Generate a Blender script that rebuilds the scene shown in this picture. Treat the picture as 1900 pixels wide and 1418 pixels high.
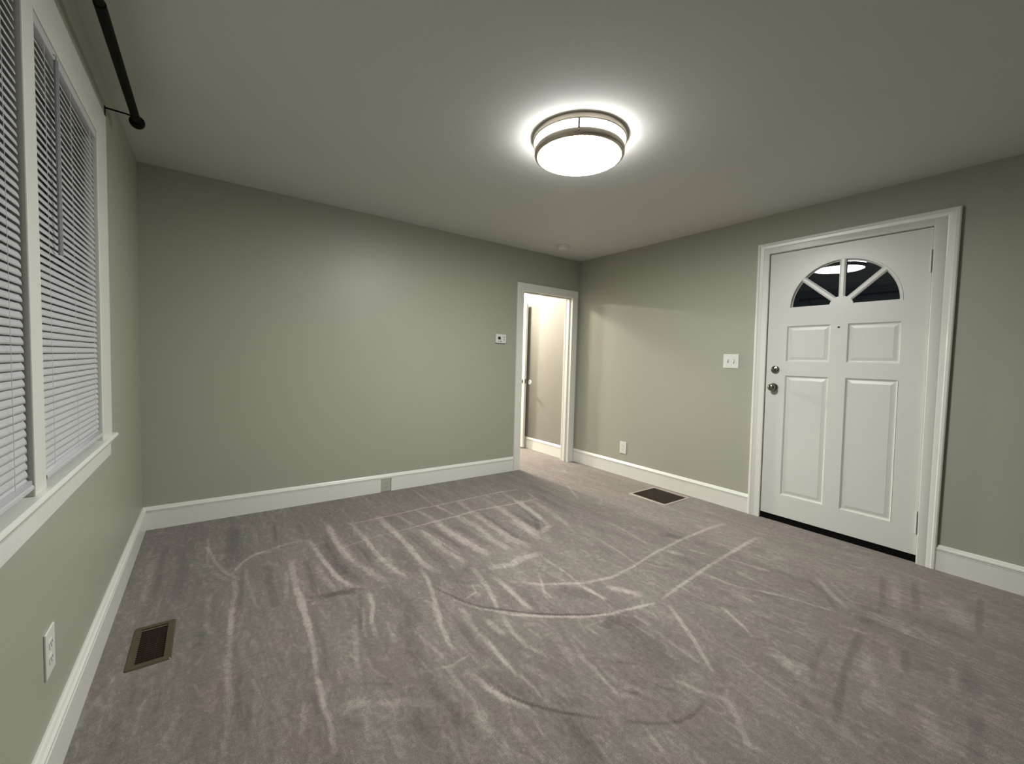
import bpy, bmesh, math, random
import numpy as np
from mathutils import Vector, Matrix

for o in list(bpy.data.objects): bpy.data.objects.remove(o)
SC = bpy.context.scene
COL = SC.collection
random.seed(7)

# ------------------------------------------------------------------ camera
W = 4.0244            # room width (x from -W to 0)
D = 6.6               # room depth (y from -D to 0), lengthened unseen behind the camera to weaken bounced light
H = 2.44              # ceiling height
def set_camera():
    yaw, pitch, roll = (math.radians(a) for a in (35.9507, -2.9144, 1.6274))
    f = Vector((math.sin(yaw)*math.cos(pitch), math.cos(yaw)*math.cos(pitch), math.sin(pitch)))
    r = f.cross(Vector((0, 0, 1))).normalized(); u = r.cross(f)
    r2 = r*math.cos(roll)+u*math.sin(roll); u2 = -r*math.sin(roll)+u*math.cos(roll)
    M = Matrix(((r2.x, u2.x, -f.x, -3.6492), (r2.y, u2.y, -f.y, -3.6929), (r2.z, u2.z, -f.z, 1.218), (0, 0, 0, 1)))
    cd = bpy.data.cameras.new('camera'); co = bpy.data.objects.new('camera', cd); COL.objects.link(co)
    co.matrix_world = M
    cd.sensor_fit = 'HORIZONTAL'; cd.sensor_width = 36.0; cd.lens = 774.2947/1900*36.0
    cd.clip_start = 0.02; cd.clip_end = 100
    SC.camera = co
set_camera()

# ------------------------------------------------------------------ world (night), exposure
wd = bpy.data.worlds.new('night'); SC.world = wd; wd.use_nodes = True
wd.node_tree.nodes['Background'].inputs[0].default_value = (0.25, 0.35, 0.5, 1)
wd.node_tree.nodes['Background'].inputs[1].default_value = 0.004
SC.view_settings.view_transform = 'Standard'; SC.view_settings.look = 'None'
SC.view_settings.gamma = 1.0; SC.view_settings.use_curve_mapping = False
SC.view_settings.exposure = 2.35
LAMP_E = 29.0         # ceiling light, neutral white
SIDE_E = 5.0
HALL_E = 52.0          # hallway lights, warm white: near one, then the added far one
HALL_ADDED_E = 215.0
LAMP_COL = (0.99, 1.0, 0.985)
HALL_COL = (1.0, 0.93, 0.83)

# ------------------------------------------------------------------ helpers
def box(bm, lo, hi):
    x0, y0, z0 = (min(a, b) for a, b in zip(lo, hi)); x1, y1, z1 = (max(a, b) for a, b in zip(lo, hi))
    v = [bm.verts.new(p) for p in ((x0,y0,z0),(x1,y0,z0),(x1,y1,z0),(x0,y1,z0),(x0,y0,z1),(x1,y0,z1),(x1,y1,z1),(x0,y1,z1))]
    for f in ((0,3,2,1),(4,5,6,7),(0,1,5,4),(1,2,6,5),(2,3,7,6),(3,0,4,7)): bm.faces.new([v[i] for i in f])
    return v
def hexa(bm, pts):
    v = [bm.verts.new(p) for p in pts]
    for f in ((0,3,2,1),(4,5,6,7),(0,1,5,4),(1,2,6,5),(2,3,7,6),(3,0,4,7)): bm.faces.new([v[i] for i in f])
def prism(bm, pts2, mapf, d0, d1):
    """polygon pts2 extruded between depths d0 and d1; mapf(p, q, d) -> world"""
    a = [bm.verts.new(mapf(p, q, d0)) for p, q in pts2]; b = [bm.verts.new(mapf(p, q, d1)) for p, q in pts2]
    n = len(a)
    bm.faces.new(a); bm.faces.new(b[::-1])
    for i in range(n): bm.faces.new((a[i], b[i], b[(i+1) % n], a[(i+1) % n]))
def lathe(bm, prof, mapf, seg=48):
    """prof [(r, h)] revolved; mapf(x, y, h)"""
    rings = []
    for r, h in prof:
        if r < 1e-6: rings.append([bm.verts.new(mapf(0, 0, h))])
        else: rings.append([bm.verts.new(mapf(r*math.cos(2*math.pi*i/seg), r*math.sin(2*math.pi*i/seg), h)) for i in range(seg)])
    for a, b in zip(rings, rings[1:]):
        for i in range(seg):
            j = (i+1) % seg
            if len(a) == 1 and len(b) == 1: continue
            if len(a) == 1: bm.faces.new((a[0], b[i], b[j]))
            elif len(b) == 1: bm.faces.new((a[i], b[0], a[j]))
            else: bm.faces.new((a[i], b[i], b[j], a[j]))
def tube(bm, pts, r, seg=12):
    pts = [Vector(p) for p in pts]; rings = []
    rr = r if isinstance(r, (list, tuple)) else [r]*len(pts)
    for i, p in enumerate(pts):
        t = (pts[min(i+1, len(pts)-1)]-pts[max(i-1, 0)]).normalized()
        a = Vector((0, 0, 1)) if abs(t.z) < .9 else Vector((1, 0, 0))
        u = t.cross(a).normalized(); v = t.cross(u)
        rings.append([bm.verts.new(p+(u*math.cos(2*math.pi*k/seg)+v*math.sin(2*math.pi*k/seg))*rr[i]) for k in range(seg)])
    for a, b in zip(rings, rings[1:]):
        for k in range(seg): bm.faces.new((a[k], b[k], b[(k+1) % seg], a[(k+1) % seg]))
    bm.faces.new(rings[0][::-1]); bm.faces.new(rings[-1])
def sweep(bm, path, prof, mapf, closed=False):
    """open 2D path swept with profile [(offset to the left of travel, height)], mitred corners; mapf(p, q, h)"""
    n = len(path); P = [Vector(p) for p in path]; rows = []
    for i in range(n):
        tin = (P[i]-P[i-1]).normalized() if (i or closed) else None
        tout = (P[(i+1) % n]-P[i]).normalized() if (i < n-1 or closed) else None
        if tin is None: tin = tout
        if tout is None: tout = tin
        n1 = Vector((-tin.y, tin.x)); n2 = Vector((-tout.y, tout.x)); m = (n1+n2).normalized()
        k = 1/max(.2, m.dot(n1))
        rows.append([bm.verts.new(mapf(*(P[i]+m*k*o), h)) for o, h in prof])
    m = len(prof)
    rng = range(n) if closed else range(n-1)
    for i in rng:
        a, b = rows[i], rows[(i+1) % n]
        for j in range(m): bm.faces.new((a[j], b[j], b[(j+1) % m], a[(j+1) % m]))
    if not closed: bm.faces.new(rows[0]); bm.faces.new(rows[-1][::-1])
def obj(name, bm, mat, parent=None, smooth=False, bevel=0, label=None, kind=None, auto=None):
    bmesh.ops.recalc_face_normals(bm, faces=bm.faces[:])
    me = bpy.data.meshes.new(name); bm.to_mesh(me); bm.free()
    me.materials.append(mat)
    if smooth:
        me.polygons.foreach_set('use_smooth', [True]*len(me.polygons))
        if auto is not None:
            b2 = bmesh.new(); b2.from_mesh(me)
            for e in b2.edges:
                if len(e.link_faces) == 2 and e.calc_face_angle(0) > math.radians(auto): e.smooth = False
            b2.to_mesh(me); b2.free()
    o = bpy.data.objects.new(name, me); COL.objects.link(o)
    if parent:
        o.parent = parent; o.matrix_parent_inverse = Matrix.Translation(-Vector(parent.location))
    if bevel:
        md = o.modifiers.new('bevel', 'BEVEL'); md.width = bevel; md.segments = 2; md.limit_method = 'ANGLE'; md.angle_limit = math.radians(40)
    if label: o['label'] = label
    if kind: o['kind'] = kind
    return o
def tag(o, label, cat=None, group=None, kind=None):
    o['label'] = label
    if cat: o['category'] = cat
    if group: o['group'] = group
    if kind: o['kind'] = kind
def thing(name, loc, label, cat=None, group=None, kind=None):
    o = bpy.data.objects.new(name, None); COL.objects.link(o); o.location = loc; o.empty_display_size = .05
    tag(o, label, cat, group, kind); return o
def new(): return bmesh.new()

# ------------------------------------------------------------------ materials
def lin(r, g, b):
    return tuple((c/255/12.92 if c/255 <= .04045 else ((c/255+.055)/1.055)**2.4) for c in (r, g, b))+(1,)
def mat(name, col, rough=.5, metal=0, bump=0, bscale=200, var=0, vscale=3, spec=.5, bdist=.002):
    m = bpy.data.materials.new(name); m.use_nodes = True; nt = m.node_tree; b = nt.nodes['Principled BSDF']
    b.inputs['Roughness'].default_value = rough; b.inputs['Metallic'].default_value = metal
    b.inputs['Specular IOR Level'].default_value = spec
    tc = nt.nodes.new('ShaderNodeTexCoord')
    n = nt.nodes.new('ShaderNodeTexNoise'); n.inputs['Scale'].default_value = vscale; n.inputs['Detail'].default_value = 4
    nt.links.new(tc.outputs['Object'], n.inputs['Vector'])
    mx = nt.nodes.new('ShaderNodeMix'); mx.data_type = 'RGBA'
    mx.inputs['A'].default_value = tuple(c*(1-var) for c in col[:3])+(1,); mx.inputs['B'].default_value = tuple(min(1, c*(1+var)) for c in col[:3])+(1,)
    nt.links.new(n.outputs['Fac'], mx.inputs['Factor']); nt.links.new(mx.outputs['Result'], b.inputs['Base Color'])
    if bump:
        n2 = nt.nodes.new('ShaderNodeTexNoise'); n2.inputs['Scale'].default_value = bscale; n2.inputs['Detail'].default_value = 3
        nt.links.new(tc.outputs['Object'], n2.inputs['Vector'])
        bp = nt.nodes.new('ShaderNodeBump'); bp.inputs['Strength'].default_value = bump; bp.inputs['Distance'].default_value = bdist
        nt.links.new(n2.outputs['Fac'], bp.inputs['Height']); nt.links.new(bp.outputs['Normal'], b.inputs['Normal'])
    return m
def emis(name, col, e):
    m = bpy.data.materials.new(name); m.use_nodes = True; b = m.node_tree.nodes['Principled BSDF']
    b.inputs['Base Color'].default_value = (.8, .8, .8, 1); b.inputs['Emission Color'].default_value = col+(1,); b.inputs['Emission Strength'].default_value = e
    return m
M = {}
M['wall'] = mat('sage_grey_wall_paint', lin(165, 165, 150), .42, bump=.25, bscale=130, var=.02, spec=.35)
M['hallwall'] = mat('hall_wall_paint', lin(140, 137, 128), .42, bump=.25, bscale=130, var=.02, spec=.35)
M['ceil'] = mat('flat_grey_ceiling_paint', lin(213, 213, 210), .8, bump=.15, bscale=60, var=.02, spec=.2, bdist=.003)
M['trim'] = mat('semi_gloss_white_trim_paint', lin(224, 224, 216), .27, bump=.35, bscale=35, var=.015, spec=.5, bdist=.0015)
M['door'] = mat('white_door_paint', lin(214, 214, 207), .33, bump=.25, bscale=45, var=.02, spec=.5, bdist=.001)
M['blind'] = mat('white_vinyl', lin(196, 196, 196), .35, var=.02, spec=.5)
M['plastic'] = mat('white_plastic', lin(222, 221, 214), .3, var=.01)
M['agedplastic'] = mat('aged_grey_plastic', lin(176, 176, 164), .4, var=.02)
M['slot'] = mat('dark_slot', lin(40, 38, 34), .6, var=.05)
M['greyplastic'] = mat('grey_plastic', lin(120, 120, 116), .4, var=.05)
M['nickel'] = mat('brushed_nickel', lin(205, 196, 182), .42, metal=1, var=.05, vscale=60)
M['chrome'] = mat('satin_chrome', lin(150, 145, 132), .16, metal=1, var=.05)
M['black'] = mat('black_rod_metal', lin(7, 6, 6), .55, var=.1, spec=.12)
M['rubber'] = mat('black_threshold_rubber', lin(9, 9, 9), .8, var=.1, spec=.1)
M['bronze'] = mat('brown_register_metal', lin(88, 80, 62), .45, metal=.3, var=.12, vscale=30)
M['dark'] = mat('dark_duct', lin(14, 12, 10), .8, var=.2, spec=.1)
M['grille'] = mat('brown_grille_metal', lin(62, 52, 42), .5, metal=.2, var=.1)
M['cord'] = mat('white_cord', lin(215, 215, 213), .7, var=.05)
M['screen'] = mat('dark_display', lin(14, 16, 14), .15, var=.1)
M['glasswhite'] = emis('lit_white_glass', LAMP_COL, SIDE_E)
M['diffuser'] = emis('lit_white_diffuser', LAMP_COL, LAMP_E)
M['hallglass'] = emis('lit_warm_glass', HALL_COL, HALL_E)
M['addedhallglass'] = emis('added_hall_light_glass', HALL_COL, HALL_ADDED_E)
def glass():
    m = bpy.data.materials.new('window_glass'); m.use_nodes = True; b = m.node_tree.nodes['Principled BSDF']
    b.inputs['Base Color'].default_value = (.9, .93, .92, 1); b.inputs['Roughness'].default_value = .01
    b.inputs['Transmission Weight'].default_value = 1; b.inputs['IOR'].default_value = 1.5
    return m
M['glass'] = glass()
M['wand'] = mat('clear_grey_plastic', lin(150, 152, 154), .3, var=.04)

def carpet_mat():
    m = bpy.data.materials.new('brushed_pile_carpet'); m.use_nodes = True; nt = m.node_tree; L = nt.links; N = nt.nodes
    b = N['Principled BSDF']; b.inputs['Roughness'].default_value = .95; b.inputs['Specular IOR Level'].default_value = .1
    b.inputs['Sheen Weight'].default_value = .15; b.inputs['Sheen Roughness'].default_value = .6
    tc = N.new('ShaderNodeTexCoord')
    at = N.new('ShaderNodeAttribute'); at.attribute_name = 'pile'
    def noise(scale, det, vec=None, dist=0, rough=.5):
        n = N.new('ShaderNodeTexNoise'); n.inputs['Scale'].default_value = scale; n.inputs['Detail'].default_value = det
        n.inputs['Distortion'].default_value = dist; n.inputs['Roughness'].default_value = rough
        L.new(vec if vec else tc.outputs['Object'], n.inputs['Vector']); return n.outputs['Fac']
    def math_(op, a, c):
        x = N.new('ShaderNodeMath'); x.operation = op
        for i, v in enumerate((a, c)):
            if isinstance(v, (int, float)): x.inputs[i].default_value = v
            else: L.new(v, x.inputs[i])
        return x.outputs[0]
    # brushed streaks, longer along the room (y)
    mp = N.new('ShaderNodeMapping'); mp.inputs['Scale'].default_value = (1, .16, 1); mp.inputs['Rotation'].default_value = (0, 0, math.radians(6))
    L.new(tc.outputs['Object'], mp.inputs['Vector'])
    streak = noise(26, 6, mp.outputs['Vector'], .6, .62)
    broad = noise(5.5, 3, mp.outputs['Vector'], .8)
    clump = noise(48, 4, None, .3, .7)
    grain = noise(260, 3, None, 0, .7)
    fine = noise(620, 2)
    edge = noise(30, 4, None, .5, .7)
    # pile marks get ragged edges from the clumping
    s = math_('MULTIPLY', at.outputs['Fac'], math_('ADD', math_('MULTIPLY', edge, 1.5), .25))
    s = math_('ADD', math_('MULTIPLY', s, .39), .5)
    mp2 = N.new('ShaderNodeMapping'); mp2.inputs['Scale'].default_value = (1, .42, 1); mp2.inputs['Rotation'].default_value = (0, 0, math.radians(38))
    L.new(tc.outputs['Object'], mp2.inputs['Vector'])
    wr = math_('ABSOLUTE', math_('SUBTRACT', noise(15, 5, mp2.outputs['Vector'], 1.6, .6), .5), 0)
    s = math_('ADD', s, math_('MULTIPLY', math_('SUBTRACT', wr, .08), 1.1))
    s = math_('ADD', s, math_('MULTIPLY', math_('SUBTRACT', streak, .5), .34))
    s = math_('ADD', s, math_('MULTIPLY', math_('SUBTRACT', broad, .5), .35))
    s = math_('ADD', s, math_('MULTIPLY', math_('SUBTRACT', clump, .5), .6))
    s = math_('ADD', s, math_('MULTIPLY', math_('SUBTRACT', grain, .5), 1.0))
    s = math_('ADD', s, math_('MULTIPLY', math_('SUBTRACT', fine, .5), .7))
    cr = N.new('ShaderNodeValToRGB'); cr.color_ramp.elements[0].position = 0.0; cr.color_ramp.elements[0].color = lin(80, 74, 70)
    cr.color_ramp.elements[1].position = 1.0; cr.color_ramp.elements[1].color = lin(174, 164, 156)
    e = cr.color_ramp.elements.new(.5); e.color = lin(122, 115, 109)
    L.new(s, cr.inputs['Fac'])
    # faint cool / warm yarn tint in broad patches
    tint = N.new('ShaderNodeMix'); tint.data_type = 'RGBA'; tint.blend_type = 'MULTIPLY'; tint.inputs['Factor'].default_value = 1
    cr2 = N.new('ShaderNodeValToRGB'); cr2.color_ramp.elements[0].position = .4; cr2.color_ramp.elements[0].color = (.965, 1.0, .965, 1)
    cr2.color_ramp.elements[1].position = .6; cr2.color_ramp.elements[1].color = (1.0, .962, .965, 1)
    L.new(noise(4.5, 2, None, .6), cr2.inputs['Fac']); L.new(cr.outputs['Color'], tint.inputs['A']); L.new(cr2.outputs['Color'], tint.inputs['B'])
    L.new(tint.outputs['Result'], b.inputs['Base Color'])
    bp = N.new('ShaderNodeBump'); bp.inputs['Strength'].default_value = .55; bp.inputs['Distance'].default_value = .006
    L.new(math_('ADD', math_('ADD', grain, math_('MULTIPLY', clump, .9)), math_('MULTIPLY', streak, .25)), bp.inputs['Height']); L.new(bp.outputs['Normal'], b.inputs['Normal'])
    return m
M['carpet'] = carpet_mat()

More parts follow.
